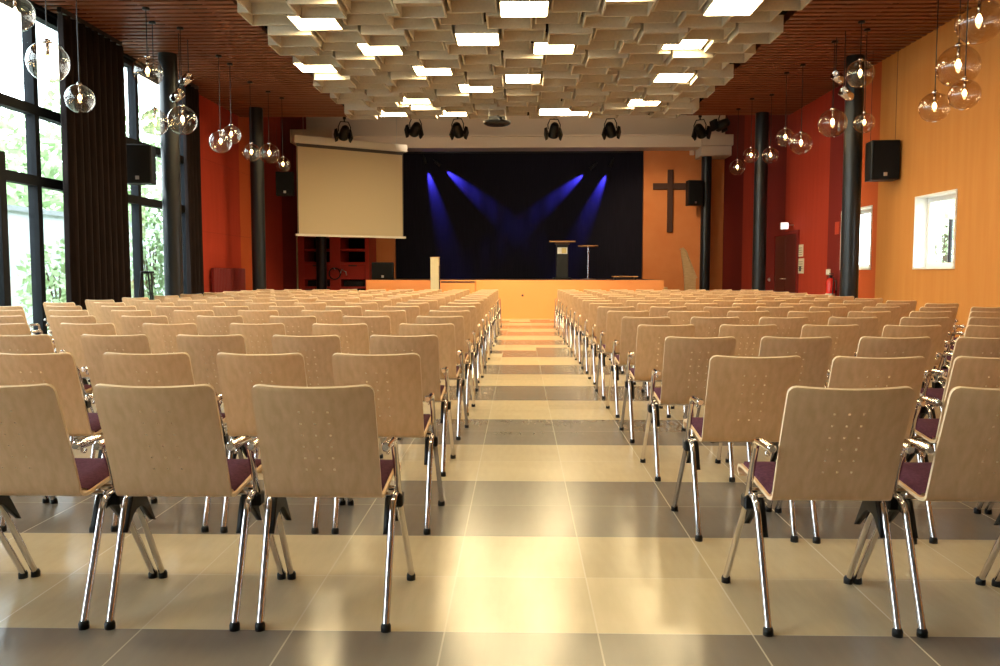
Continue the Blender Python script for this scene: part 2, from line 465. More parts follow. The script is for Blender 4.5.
def joint(s):
    outer=[(.098,.292),(.114,.325),(.133,.37),(.150,.402),(.20,.412),(.236,.404),(.252,.378),(.290,.318),(.320,.272)]
    inner=[(.102,.292),(.128,.320),(.146,.338),(.172,.352),(.20,.356),(.222,.352),(.240,.340),(.270,.312),(.318,.272)]
    b=MB(); x0,x1=(s*.185,s*.206)
    n=len(outer)
    for x in (x0,x1):
        b.v+= [(x,y,z) for y,z in outer]+[(x,y,z) for y,z in inner]
    for i in range(n-1):
        b.face((i,i+1,n+i+1,n+i)); q=2*n
        b.face((q+i+1,q+i,q+n+i,q+n+i+1))
        b.face((i+1,i,q+i,q+i+1),True); b.face((n+i,n+i+1,q+n+i+1,q+n+i),True)
    for i in (0,n-1): b.face((i,n+i,2*n+n+i,2*n+i))
    b.box(min(s*.198,s*.236),max(s*.198,s*.236),.208,.262,.352,.400,0,.006)   # collar round the front leg
    return b
def cap(x,y):
    return MB().lathe([(0,0),(.017,0),(.017,.018),(.013,.027),(0,.027)],x,y,12)
G_CH='plywood chairs in rows facing the stage'
def make_chair(detail):
    t=thing('chair','x','chair',(0,0,0),0,G_CH)
    backrest_mesh().obj('backrest',[beech,beech_edge],t)
    st=seat_mesh().obj('seat',[beech,beech_edge],t)
    p=pad_mesh().obj('seat_pad',fabric,st); p['label']='purple fabric seat pad'
    for s in (-1,1):
        for fn,x,y in ((rear_leg,s*.2075,.002),(front_leg,s*.23,.468)):
            lg=fn(s,not detail).obj('leg',[chrome,black_plastic],t); lg['label']='chrome tube leg'
            if detail:
                c=cap(x,y).obj('foot_cap',black_plastic,lg); c['label']='black plastic foot cap'
        a=arm(s).obj('armrest',chrome,t); a['label']='short chrome armrest'
        j=joint(s).obj('leg_bracket',black_plastic,t); j['label']='black arched bracket joining the legs'
    r=MB(); r.tube([(-.205,.165,.412),(.205,.165,.412)],.009,8).tube([(-.205,.235,.416),(.205,.235,.416)],.009,8)
    r.obj('seat_rail',chrome,t)
    return t
near=make_chair(True); far=make_chair(False); used={}
ROWS=16
ROWY=[2.664,3.625,4.70,5.76,6.77,7.79]+[8.80+1.01*k for k in range(10)]
for n in range(ROWS):
    d=ROWY[n]
    rowtxt='nearest row' if n==0 else ('farthest row' if n==ROWS-1 else '%s nearest row'%ORD[n])
    for side,x0,cnt,sg in (('left',-.643,9,-1),('right',.997,8,1)):
        PITCH=(([.499,.507,.55,.59] if side=='left' else [.512,.506,.525,.545])+[.6 if side=='left' else .548]*12)[n]
        for k in range(cnt):
            src=near if n<8 else far
            if not used.get(src.name): c=src; used[src.name]=1
            else: c=copy_tree(src)
            g=1 if n==0 and k<2 else 0
            if side=='right' and n==0 and k==0: x0_=.018
            else: x0_=0
            dd=.07 if (side=='left' and n>0) else 0
            if side=='left' and n==1: x0_=.024
            c.location=(x0+x0_+sg*PITCH*k+random.uniform(-.008,.008)*(.3 if n<2 else 1)*(1-g),d+dd+random.uniform(-.018,.018)*(1-g),0)
            c.rotation_euler=(0,0,random.uniform(-.02,.02)*(.35 if n<2 else 1)*(1-g))
            c['label']='beech chair with purple pad, %s from the aisle in the %s, %s block'%(ORD[k],rowtxt,side)

# ------------------------------------------------------------------ columns
def column(x,y,z1,label):
    t=thing('column',label,'column',(x,y,0),0,'round black columns')
    MB().lathe([(.155,0),(.155,z1)],0,0,28).obj('shaft',black_paint,t)
    MB().lathe([(.175,0),(.175,.10),(.158,.12)],0,0,28).obj('base_ring',black_paint,t)
column(5.83,15.03,ZC,'round black column beside the right wall, nearest of the right row')
column(5.70,20.2,ZC,'round black column beside the red door, middle of the right row')
column(5.73,26.2,4.72,'round black column right of the wooden cross, farthest of the right row')
column(-6.05,14.6,ZC,'round black column between the tall windows and the left chairs')
column(-6.02,19.35,ZC,'round black column by the red radiator, in front of the left wall')
column(-5.93,25.1,4.99,'round black column below the white projection screen')

# ------------------------------------------------------------------ windows, curtains
for n,(a,b) in enumerate(BAYS):
    t=bpy.data.objects.new('window_%d'%(n+1),None); C.objects.link(t); struct(t); t.location=(XL,(a+b)/2,0)
    h=(b-a)/2; cols=2 if b-a>2 else 1
    f=MB(); x0,x1=-.2,-.06; z0,z1=.12,ZW
    f.box(x0,x1,-h,-h+.06,z0,z1); f.box(x0,x1,h-.06,h,z0,z1)
    zs=[z0,2.47,3.46,z1]
    for z,th in ((z0+.05,.05),(2.47,.07),(3.46,.07),(z1-.05,.05)):
        f.box(x0,x1,-h+.06,h-.06,z-th,z+th)
    if cols==2:
        for p,q in ((z0+.1,2.40),(2.54,3.39),(3.53,z1-.1)): f.box(x0,x1,-.055,.055,p,q)
    fr=f.obj('window_frame',frame_dark,t)
    for ci in range(cols):
        ya=(-h+.06) if ci==0 else .055; yb=(h-.06) if (ci==cols-1) else -.055
        for p,q in ((z0+.1,2.40),(2.54,3.39),(3.53,z1-.1)):
            MB().box(-.135,-.125,ya,yb,p,q).obj('pane',pane_glass,t)
for n,(a,b) in enumerate(WIN):
    t=bpy.data.objects.new('window_%d'%(n+8),None); C.objects.link(t); struct(t); t.location=(XR,(a+b)/2,0)
    h=(b-a)/2; z0,z1=WZ
    f=MB(); e=.03
    f.box(-.02,.3,-h,-h+e,z0,z1); f.box(-.02,.3,h-e,h,z0,z1); f.box(-.02,.3,-h+e,h-e,z1-e,z1); f.box(-.03,.3,-h+e,h-e,z0,z0+e)
    f.obj('window_reveal',white_frame,t)
    f=MB(); c=.07; p0,p1,q0,q1=-h+e,h-e,z0+e,z1-e
    f.box(.18,.24,p0,p0+c,q0,q1); f.box(.18,.24,p1-c,p1,q0,q1); f.box(.18,.24,p0+c,p1-c,q0,q0+c); f.box(.18,.24,p0+c,p1-c,q1-c,q1)
    f.obj('window_frame',white_frame,t)
    MB().box(.205,.215,p0+c,p1-c,q0+c,q1-c).obj('pane',pane_glass,t)
    hd=MB(); hd.box(.14,.18,p0+.02,p0+.05,1.75,1.83); hd.box(.12,.14,p0+.025,p0+.045,1.75,1.90); o=hd.obj('window_handle',black_plastic,t)
def curtain(y0,y1,label,x=-6.50,amp=.07,wl=.2):
    t=thing('curtain',label,'curtain',(x,(y0+y1)/2,0),0,'dark curtains of the left windows')
    h=(y1-y0)/2; N=int((y1-y0)/wl*10); b=MB(); grid=[]
    zs=[.03,1.2,2.6,4.0,4.76,4.84]
    for z in zs:
        row=[]
        for k in range(N+1):
            s=k/N; yy=-h+2*h*s; ph=2*PI*(yy/wl)+.7*math.sin(3*yy)
            fl=1.0+.03*(1-z/5)
            row.append((amp*math.sin(ph+.25*math.sin(z*1.3+5*s))*(1.0 if z<4.8 else .8),yy*fl,z))
        grid.append(row)
    b.sheet(grid,[(1,0,0)]*len(zs),.012); b.obj('cloth',curtain_m,t)
    r=MB(); r.box(-.03,.03,-h,h,4.845,4.915); r.obj('track',black_paint,t)
curtain(12.0,13.83,'wide dark brown curtain gathered between the two tall window bays')
curtain(16.38,17.1,'narrow dark curtain beside the red wall at the far end of the windows')
struct(MB().box(XL-.055,XL+.03,10.82,10.96,.12,2.75).obj('trim_post',frame_dark))

# ------------------------------------------------------------------ globe pendants
def globe(x,y,z,r,label):
    t=thing('pendant_lamp',label,'pendant lamp',(x,y,z),0,'clear glass globe pendants')
    b=MB(); n=22; prof=[]
    for k in range(n+1):
        a=-PI/2+(PI-.2)*k/n; prof.append((max(r*math.cos(a),0) if k else 0,r*math.sin(a)))
    b.lathe(prof,0,0,36); b.obj('glass_globe',globe_glass,t)
    zt=r*math.sin(-PI/2+PI-.2)
    MB().lathe([(0,zt+.03),(r*.13,zt+.03),(r*.22,zt-.004),(r*.12,zt-.012),(0,zt-.012)],0,0,20).obj('cap',chrome,t)
    so=MB().lathe([(0,zt-.012),(r*.075,zt-.012),(r*.085,r*.32),(0,r*.30)],0,0,16).obj('socket',chrome,t)
    bb=MB(); br=r*.135
    bb.lathe([(0,r*.31),(br*.5,r*.28)]+[(br*math.cos(a),r*.08+br*1.15*math.sin(a)) for a in [PI/3,PI/6,0,-PI/6,-PI/3]]+[(0,r*.08-br*1.15)],0,0,18); bb.obj('bulb',bulb_m,so)
    MB().tube([(0,0,zt+.03),(0,0,ZC-z-.03)],.006,6).obj('cable',black_plastic,t)
    MB().lathe([(0,ZC-z-.03),(.05,ZC-z-.03),(.05,ZC-z),(0,ZC-z)],0,0,16).obj('ceiling_rose',black_plastic,t)
GL=[
  (5.1,9.68,3.958,0.244,'largest right globe pendant, nearest the camera at the upper right'),
  (5.30,10.49,3.663,.248,'large right globe pendant just below the largest one'),
  (5.15,10.73,3.222,0.181,'small right globe pendant, lowest of the nearest right cluster'),
  (4.88,9.5,3.124,.165,'small right globe pendant directly below the second largest one'),
  (5.1,12.96,4.148,0.205,'globe pendant hanging in front of the nearest right column top'),
  (5.1,14.03,3.605,0.228,'large globe pendant just left of the nearest right column'),
  (5.35,13.37,3.494,0.155,'small globe pendant above the right loudspeaker'),
  (5.0,16.16,3.714,0.169,'left globe pendant of the touching pair before the red right wall'),
  (5.1,15.56,3.513,0.199,'right globe pendant of the touching pair before the red right wall'),
  (5.0,18.51,3.704,0.166,'small globe pendant just left of the middle right column'),
  (5.0,19.65,3.588,0.177,'farthest right globe pendant, left of the others before dark red wall'),
  (5.3,18.11,3.647,0.169,'small globe pendant right of the middle right column'),
  (-5.3,12.08,4.026,0.209,'high globe pendant left of the nearest left column'),
  (-5.5,12.74,3.434,0.196,'globe pendant overlapping the nearest left column from its left'),
  (-5.2,13.04,3.517,0.22,'large globe pendant right of the nearest left column'),
  (-5.2,14.69,3.441,0.191,'lower globe pendant of the pair before the red left wall'),
  (-5.2,15.25,3.658,0.171,'higher globe pendant of the pair before the red left wall'),
  (-5.3,16.69,3.543,0.174,'globe pendant just left of the left column by the radiator'),
  (-5.2,17.55,3.642,0.206,'globe pendant just right of the left column by the radiator'),
  (-5.1,18.2,3.5,0.159,'smallest left globe pendant, nearest the projection screen'),
  (-5.2,9.33,3.49,0.22,'large globe pendant before the first tall window'),
  (-5.4,10.37,3.302,0.172,'globe pendant hanging in front of the wide dark curtain'),
  (-5.3,8.92,3.893,0.189,'globe pendant at the top left corner before the window'),
]
for g in GL: globe(*g)

# ------------------------------------------------------------------ loudspeakers
def speaker(x,y,z,w,h,d,rz,label,bracket=0,wires=False):
    t=thing('loudspeaker',label,'loudspeaker',(x,y,z),rz,'black loudspeakers')
    MB().rbox(-w/2,w/2,-d/2,d/2,0,h,.012).obj('cabinet',black_plastic,t)
    MB().rbox(-w/2+.02,w/2-.02,-d/2-.012,-d/2-.001,.02,h-.02,.005).obj('grille',grille_m,t)
    MB().rbox(-.03,.03,-d/2-.016,-d/2-.012,.06,.12,.001).obj('badge',steel,t)
    if bracket:
        b=MB(); b.tube([(bracket*(w/2-.02),d/2-.02,h*.5),(bracket*(w/2+.0),d/2+.12,h*.5),(bracket*(w/2),d/2+.24,h*.5)],.018,8); b.obj('bracket',black_paint,t)
    if wires:
        b=MB()
        for sx in (-1,1): b.tube([(sx*(w/2-.03),0,h-.005),(sx*(w/2-.03),0,h+.25),(sx*(w/2-.03),0,ZC-z)],.0035,6)
        b.obj('hanging_wire',black_plastic,t)
speaker(6.17,14.62,2.74,.46,.66,.36,-.10,'black loudspeaker hung beside the near right column, above the small window',0,True)
speaker(-6.38,14.12,2.66,.46,.64,.34,.2,'black loudspeaker hung before the tall left windows',0,True)
speaker(5.33,26.0,3.22,.46,.76,.3,.1,'black loudspeaker on the far right column, covering an arm of the cross',1)
speaker(-5.95,21.4,3.12,.44,.60,.3,.2,'black loudspeaker behind the second left column, left of the screen',0,True)
speaker(-3.62,22.25,.99,.57,.46,.45,.12,'black loudspeaker standing on the left end of the stage')
# tripod stand before the window
t=thing('tripod_stand','black tripod stand on the floor in front of the left windows','stand',(-6.25,14.0,0))
MB().rbox(-.10,.10,-.05,.05,1.16,1.2,.008).obj('head_plate',black_paint,t)
for sx,sy in ((-.085,-.03),(.085,-.03),(0,.04)):
    MB().tube([(sx*2.0,sy*6,0),(sx,sy,1.165)],.016,8).obj('leg',black_paint,t)

# ------------------------------------------------------------------ stage
ST=.99
t=thing('stage','orange fronted wooden stage platform below the blue lit curtain','stage',(0,21.5,0))
MB().box(-3.93,3.67,0,.06,0,ST).obj('front_panel',stage_orange,t)
MB().box(-3.93,3.67,.06,6.4,ST-.03,ST).obj('deck',stage_deck,t)
s=MB(); s.box(-3.93,-3.87,.06,5.2,0,ST-.03); s.box(3.61,3.67,.06,5.2,0,ST-.03); s.obj('side_panel',stage_orange,t)
MB().lathe([(.0,0),(.03,0),(.03,.01),(0,.01)],0,0,10).obj('socket',ink,t)
o=t.children[-1]; o.rotation_euler=(PI/2,0,0); o.location=(.08,-.0005,.60)
# stage curtain
grid=[]; N=260
t=thing('stage_curtain','dark curtain filling the back of the stage under blue light beams','curtain',(0,27.25,ST))
for z in (0,2.0,4.4):
    grid.append([(-4.3+8.6*k/N,.002*math.sin(k*2*PI/16+.4*math.sin(z+k*.1)),z) for k in range(N+1)])
MB().sheet(grid,[(0,-1,0)]*3,.01).obj('cloth',stage_black,t)
MB().tube([(-4.35,0,4.43),(4.35,0,4.43)],.03,8).obj('rail',black_paint,t)
# lectern
t=thing('lectern','slim lectern on stage with tilted wooden top and pale front plate','lectern',(1.21,24.0,ST))
MB().rbox(-.17,.17,-.14,.14,.05,.98,.01).obj('column',black_paint,t)
MB().rbox(-.26,.26,-.2,.2,0,.05,.012).obj('base',black_paint,t)
tp=MB(); tp.prism([(-.27,1.045),(.25,1.075),(.25,1.105),(-.27,1.075)],'x',-.36,.36); tp.obj('reading_top',wood_warm,t)
MB().prism([(-.2,.981),(.18,.981),(.18,1.068),(-.2,1.046)],'x',-.2,.2).obj('neck',wood_dark,t)
pl=MB().box(-.14,.14,-.152,-.1405,.72,.90).obj('front_plate',white_frame,t)
mk=MB(); mk.box(-.02,.11,-.156,-.1525,.735,.885); mk.obj('plate_mark',mat('plate_yellow',(.75,.6,.25),.6),pl)
# bistro table
t=thing('standing_table','small round standing table with a steel pole beside the lectern','table',(1.97,24.3,ST))
MB().lathe([(0,.93),(.285,.93),(.295,.942),(.295,.958),(.285,.97),(0,.97)],0,0,32).obj('tabletop',wood_warm,t)
MB().lathe([(.028,.02),(.028,.93)],0,0,14).obj('pole',chrome,t)
MB().lathe([(0,0),(.22,0),(.22,.012),(.05,.03),(0,.03)],0,0,28).obj('base',steel,t)
# low bench on stage right
t=thing('low_bench','low wooden bench on the right end of the stage','bench',(2.78,22.3,ST))
MB().rbox(-.33,.33,-.15,.15,.07,.10,.006).obj('bench_top',wood_warm,t)
for sx in (-.27,.27): MB().box(sx-.02,sx+.02,-.13,.13,0,.07).obj('leg',black_paint,t)
# steps in front of the stage
t=thing('stage_steps','wooden steps with a dark top leading up to the stage','steps',(-1.55,21.48,0))
for k in range(3):
    MB().box(-.42,.42,-.30*(3-k),-.30*(2-k)-.002,0,.32*(k+1)-.03).obj('riser',stage_orange,t)
    MB().box(-.43,.43,-.30*(3-k)-.02,-.30*(2-k)-.003,.32*(k+1)-.029,.32*(k+1)).obj('tread',stage_deck,t)
# pale pillar
t=thing('pillar_stand','tall narrow pale beige stand in front of the stage steps','stand',(-2.05,20.4,0))
MB().rbox(-.10,.10,-.12,.12,.03,1.54,.008).obj('body',pale_paint,t)
MB().box(-.13,.13,-.14,.14,0,.03).obj('base',pale_paint,t)
MB().box(-.11,.11,-.13,.13,1.54,1.555).obj('lid',wood_light,t)
MB().box(.1005,.112,-.08,.08,.4,1.35).obj('dark_side_panel',ink,t)  # dark panel over most of the right side
# stairs with balustrade at the right
t=thing('stair_balustrade','pale wooden stair balustrade below the cross, right of the stage','balustrade',(-.12,24.3,0))
MB().prism([(4.90,0),(4.84,1.10),(4.74,1.80),(4.80,1.88),(4.88,1.80),(5.18,1.05),(5.18,0)],'y',-.03,.03).obj('panel',wood_light,t)
MB().tube([(4.70,-.05,1.84),(4.80,-.05,1.88),(4.88,-.05,1.80),(5.20,-.05,1.02)],.02,8).obj('handrail',wood_light,t)
t=thing('stair_flight','wooden steps behind the balustrade at the right end of the stage','steps',(0,24.4,0))
for k in range(5):
    MB().box(3.68+.3*(4-k),3.68+.3*(5-k)-.004,0,.9,0,.19*(k+1)).obj('step',wood_light,t)

# cross
t=thing('wooden_cross','dark wooden cross on the apricot wall right of the stage','cross',(4.73,YB-.05,0))
MB().rbox(-.085,.085,-.04,.048,2.45,4.40,.006).obj('upright',wood_dark,t)
b=MB(); b.rbox(-.54,-.086,-.035,.045,3.78,3.98,.006); b.rbox(.086,.54,-.035,.045,3.78,3.98,.006); b.obj('crossbeam',wood_dark,t)
tag(MB().rbox(5.32,5.46,YB-.10,YB-.001,4.85,5.0,.01).obj('wall_box',cream_plaster),'small pale box high on the apricot wall, above the cross','wall box')

# projection screen
ang=math.atan2(1.7,2.45)
t=thing('projection_screen','white pull-down projection screen hanging at the left of the stage','projection screen',(-4.375,22.05,0),ang)
t.rotation_euler=(0,0,ang)
L2=1.49
MB().box(-L2,L2,-.006,.006,2.16,4.42).obj('screen_sheet',screen_m,t)
b=MB(); b.box(-L2,-L2+.03,-.008,-.0065,2.16,4.42); b.box(L2-.03,L2,-.008,-.0065,2.16,4.42); b.box(-L2+.03,L2-.03,-.008,-.0065,4.34,4.42); b.obj('black_border',ink,t)
MB().rbox(-L2-.08,L2+.10,-.09,.09,4.42,4.62,.02).obj('casing',screen_case,t)
MB().rbox(-L2-.06,L2+.06,-.03,.03,2.10,2.16,.008).obj('bottom_bar',screen_case,t)
for sx in (-1,1): MB().tube([(sx*1.3,0,4.615),(sx*1.3,0,ZH)],.006,6).obj('hanging_wire',steel,t)

# red cabinet below the screen
t=thing('red_cabinet','red built-in cabinet with dark shelves and drawers below the screen','cabinet',(0,25.4,0))
x0,x1=-6.72,-4.55; xm=-5.58; D=1.3
b=MB()
b.box(x0,x0+.20,0,D,0,2.7); b.box(x1-.12,x1,0,D,0,2.7); b.box(xm-.16,xm+.16,0,D,0,2.7)
bays=((x0+.20,xm-.16),(xm+.16,x1-.12))
for a,c in bays:
    b.box(a,c,0,D,.06,.14); b.box(a,c,0,D,.70,.76); b.box(a,c,0,D,1.44,1.50); b.box(a,c,.1,D,1.84,1.90); b.box(a,c,0,D,2.27,2.7)
b.obj('carcass',cabinet_red,t)
b=MB()
for a,c in bays: b.box(a,c,D-.02,D-.001,.14,2.27)
b.obj('back_panel',void,t)  # black colour paints the shade inside the open shelves
for a,c in bays:
    d_=MB().rbox(a+.005,c-.005,-.02,.0,.98,1.435,.005).obj('drawer',cabinet_red,t)
    MB().box((a+c)/2-.13,(a+c)/2+.13,-.028,-.0205,1.37,1.41).obj('handle',ink,d_)
for a,c in bays:
    MB().rbox(a+.06,c-.06,.15,.6,.761,.94,.01).obj('interior_shade_block',black_plastic,t)  # black block standing for the shaded interior of the lower opening
t=thing('cable_coil','coiled dark cable hanging on the front of the red cabinet','cable',(-5.58,25.33,1.15))
pts=[(.17*math.cos(a),-.02+.015*math.sin(a*3.3),.17*math.sin(a)) for a in [2*PI*k/20 for k in range(61)]]
MB().tube(pts,.018,8).obj('coil',black_plastic,t)
MB().tube([(.17,-.02,0),(.22,-.03,.12),(.34,-.02,.05),(.36,-.015,-.05)],.018,8).obj('loose_end',steel,t)
MB().tube([(0,.06,.12),(0,-.05,.13),(0,-.06,.17)],.012,6).obj('hook',steel,t)
tag(MB().box(-6.735,-6.70,25.30,25.36,0,2.25).obj('edge_strip',pale_paint),'thin pale vertical strip at the left edge of the red cabinet','trim strip')
# radiator
t=thing('radiator','dark red ribbed radiator on the left wall near the column','radiator',(XL,19.2,0))
b=MB()
for k in range(22): b.rbox(.045,.12,-1.05+k*.0955,-1.05+k*.0955+.085,.2,1.28,.012)
b.obj('panel',mat('radiator_red',(.16,.010,.010),.45),t)
b=MB(); b.box(.02,.05,-1.05,1.05,.35,.42); b.box(.02,.05,-1.05,1.05,1.05,1.12); b.box(0.001,.02,-.8,-.75,.3,1.2); b.box(.001,.02,.75,.8,.3,1.2); b.obj('bracket',dark_red,t)

# ------------------------------------------------------------------ right wall fittings
t=bpy.data.objects.new('door_1',None); C.objects.link(t); struct(t); t.location=(XR,20.42,0)
door_m=mat('door_dark_red',(.075,.007,.008),.45)
b=MB(); b.box(-.05,-.001,-.90,-.82,0,2.16); b.box(-.05,-.001,.82,.90,0,2.16); b.box(-.05,-.001,-.82,.82,2.08,2.16); b.obj('door_frame',dark_red,t)
for sy,nm in ((-1,0),(1,1)):
    y0,y1=(-.815,-.004) if sy<0 else (.004,.815)
    lf=MB().rbox(-.035,-.002,y0,y1,.01,2.07,.004).obj('door_leaf',door_m,t)
    b=MB(); yy=-.08 if sy<0 else .08
    b.tube([(-.035,yy,1.03),(-.09,yy,1.03),(-.09,yy*2.4,1.03)],.011,8); b.obj('door_handle',steel,lf)
lever=tag(MB().lathe([(0,0),(.05,0),(.05,.02),(.02,.05),(0,.05)],0,0,14).obj('door_stop',steel),'small steel door stop on the wall left of the red door','door stop')
lever.rotation_euler=(0,-PI/2,0); lever.location=(XR-.001,21.75,1.0)
t=thing('exit_sign','glowing white exit sign above the dark red door','exit sign',(XR-.22,19.95,2.19))
MB().rbox(-.09,.09,-.03,.03,0,.16,.008).obj('housing',white_frame,t)
MB().box(-.083,.083,-.034,-.0305,.01,.15).obj('face',exit_m,t)
b=MB(); b.box(-.065,-.02,-.038,-.0345,.04,.12); b.prism([(-.005,.07),(.03,.07),(.03,.05),(.068,.08),(.03,.11),(.03,.09),(-.005,.09)],'y',-.038,-.0345); b.obj('arrow_mark',exit_green,t)
MB().box(.09,.219,-.012,.012,.08,.11).obj('bracket',steel,t)
def notice(y,z,w,h,label,dark):
    t=thing('notice',label,'notice',(XR-.001,y,z),0,'paper notices on the red wall')
    MB().box(-.012,0,-w/2,w/2,-h/2,h/2).obj('sheet',paper,t)
    b=MB()
    for k in range(4): b.box(-.014,-.0125,-w/2+.06,w/2-.06-(.06 if k%2 else 0),h/2-.07-k*.05-.012,h/2-.07-k*.05)
    if dark: b.box(-.014,-.0125,-.08,.08,-h/2+.05,-h/2+.16)
    b.obj('print',ink,t)
notice(19.45,1.68,.42,.27,'small paper notice right of the door, upper of the two',False)
notice(19.4,1.33,.46,.34,'larger greenish paper notice right of the door, lower of the two',True)
t=thing('fire_extinguisher','red fire extinguisher hanging on the dark red wall','fire extinguisher',(XR-.12,17.2,.62))
MB().lathe([(0,0),(.085,0),(.09,.03),(.09,.36),(.07,.42),(.03,.45),(0,.45)],0,0,22).obj('tank',red_gloss,t)
b=MB(); b.rbox(-.03,.03,-.03,.03,.449,.50,.006); b.box(-.02,.02,-.11,.03,.50,.515); b.box(-.02,.02,-.10,.03,.53,.545); b.obj('valve',black_plastic,t)
MB().tube([(.03,-.03,.47),(.02,-.12,.44),(.01,-.115,.25),(.01,-.105,.12)],.011,8).obj('hose',black_plastic,t)
MB().lathe([(.0905,.06),(.0915,.065),(.0915,.13),(.0905,.135)],0,0,22).obj('label_band',paper,t)
MB().box(.088,.119,-.02,.02,.2,.4).obj('wall_bracket',steel,t)
t=thing('light_switch','double white switch plate beside the fire extinguisher','switch',(XR-.001,17.65,1.19))
MB().rbox(-.012,0,-.12,.12,-.06,.06,.003).obj('plate',paper,t)
for yy in (-.055,.055): MB().rbox(-.018,-.0125,yy-.04,yy+.04,-.04,.04,.002).obj('rocker',white_frame,t)
tag(MB().rbox(XR-.012,XR-.0005,17.12,17.34,1.95,2.2,.003).obj('wall_sign',mat('sign_red',(.5,.05,.02),.5)),'small orange red square sign above the fire extinguisher','sign')

# ------------------------------------------------------------------ theatre lights
def theatre(x,y,z,rz,tilt,label,blue=False,sc=1.0,rod=ZH):
    t=thing('stage_spotlight',label,'spotlight',(x,y,z),rz,'black stage spotlights')
    root=t
    def rot(b):
        R=Matrix.Rotation(tilt,4,'X')
        b.v=[tuple(R@Vector(p)*sc) for p in b.v]; return b
    b=MB(); R90=Matrix.Rotation(-PI/2,4,'X')
    b.lathe([(0,-.17),(.07,-.17),(.10,-.13),(.115,-.02),(.12,.13),(.135,.15),(.135,.19),(.12,.19)],0,0,20)
    b.v=[tuple(R90@Vector(p)) for p in b.v]
    rot(b).obj('lamp_body',black_plastic,root)
    b=MB(); b.lathe([(0,.165),(.12,.165)],0,0,20); b.v=[tuple(R90@Vector(p)) for p in b.v]
    rot(b).obj('lens',lens_blue if blue else lens_glass,root)
    b=MB()
    for sx in (-1,1):
        b.prism([(sx*.145,.205),(sx*.20,.25),(sx*.22,.06),(sx*.16,.02)][::sx],'z',-.13,.13)
    b.v=[tuple(Matrix.Identity(4)@Vector(p)) for p in b.v]
    rot(b).obj('barn_door',black_plastic,root)
    b=MB(); b.tube([(-.15*sc,0,0),(-.16*sc,0,.12*sc),(-.10*sc,0,.25*sc),(.10*sc,0,.25*sc),(.16*sc,0,.12*sc),(.15*sc,0,0)],.014*sc,8); b.obj('yoke',black_plastic,root)
    b=MB(); b.tube([(0,0,.25*sc),(0,0,.33*sc)],.02,8)
    b.rbox(-.035,.035,-.03,.03,.31*sc,.31*sc+.09,.006)
    b.obj('clamp',black_plastic,root)
    if rod: MB().tube([(0,0,.31*sc+.085),(0,0,rod-z)],.010,6).obj('drop_rod',black_paint,root)
for x,y,z,rz,tl,lb in ((-4.42,21.4,4.72,.5,-.6,'black stage spotlight hanging just above the projection screen'),
    (-2.62,21.4,4.80,.5,-.5,'black stage spotlight hanging left of the others above the stage curtain'),
    (-1.56,21.4,4.78,-.3,-.7,'black stage spotlight hanging above the left blue beams'),
    (.86,21.4,4.76,.2,-.8,'black stage spotlight hanging above the lectern'),
    (2.27,21.4,4.77,-.4,-.7,'black stage spotlight hanging above the right blue beams')):
    theatre(x,y,z,rz,tl,lb,sc=1.0)
theatre(4.52,21.5,4.75,-.6,-.5,'black stage spotlight above the cross, left of a close pair')
theatre(5.05,21.3,4.86,.6,-.2,'black stage spotlight above the cross, right of a close pair')
# projector on a hung tray
t=thing('ceiling_projector','dark projector on a round tray hanging under the coffered ceiling','projector',(-.48,18.2,4.32))
MB().lathe([(0,0),(.24,0),(.29,.03),(.30,.07),(.28,.07),(.27,.045),(0,.02)],0,0,28).obj('tray',black_plastic,t)
MB().rbox(-.19,.19,-.14,.14,.046,.17,.015).obj('projector_body',mat('projector_grey',(.09,.09,.09),.4),t)
o=MB().lathe([(0,0),(.05,0),(.05,.03),(.035,.03)],0,0,16).obj('lens',lens_glass,t); o.rotation_euler=(PI/2,0,0); o.location=(.08,-.14,.11)
for sx,sy in ((-1,-1),(1,-1),(1,1),(-1,1)): MB().tube([(sx*.19,sy*.19,.03),(sx*.17,sy*.17,.36)],.008,6).obj('hanger_rod',steel,t)
# twin chrome spot lamps near the columns
for x,y,s,nm in ((5.05,13.7,1,'right'),(-5.35,13.6,-1,'left')):
    for k,zz in enumerate((4.26,3.93)):
        t=thing('chrome_spotlight','small chrome spotlight near the %s column, %s of two'%(('nearest right' if s>0 else 'nearest left'),'upper' if k==0 else 'lower'),'spotlight',(x+s*.005*k,y+(.0 if k==0 else -.35),zz),0,'chrome spotlights by the columns')
        R=Matrix.Rotation(-s*1.1,4,'Y')@Matrix.Rotation(.5,4,'X')
        b=MB().lathe([(0,-.12),(.05,-.12),(.07,-.09),(.075,.10),(.065,.10),(.06,.0),(0,-.02)],0,0,20)
        b.v=[tuple(R@Vector(p)) for p in b.v]; b.obj('reflector_can',chrome,t)
        b=MB(); b.tube([(s*.0,.09,0),(0,.11,.06),(0,.11,ZC-zz)],.007,6); b.obj('drop_rod',black_paint,t)
        b=MB(); b.rbox(-.02,.02,.06,.12,-.02,.03,.004); b.obj('swivel',black_paint,t)

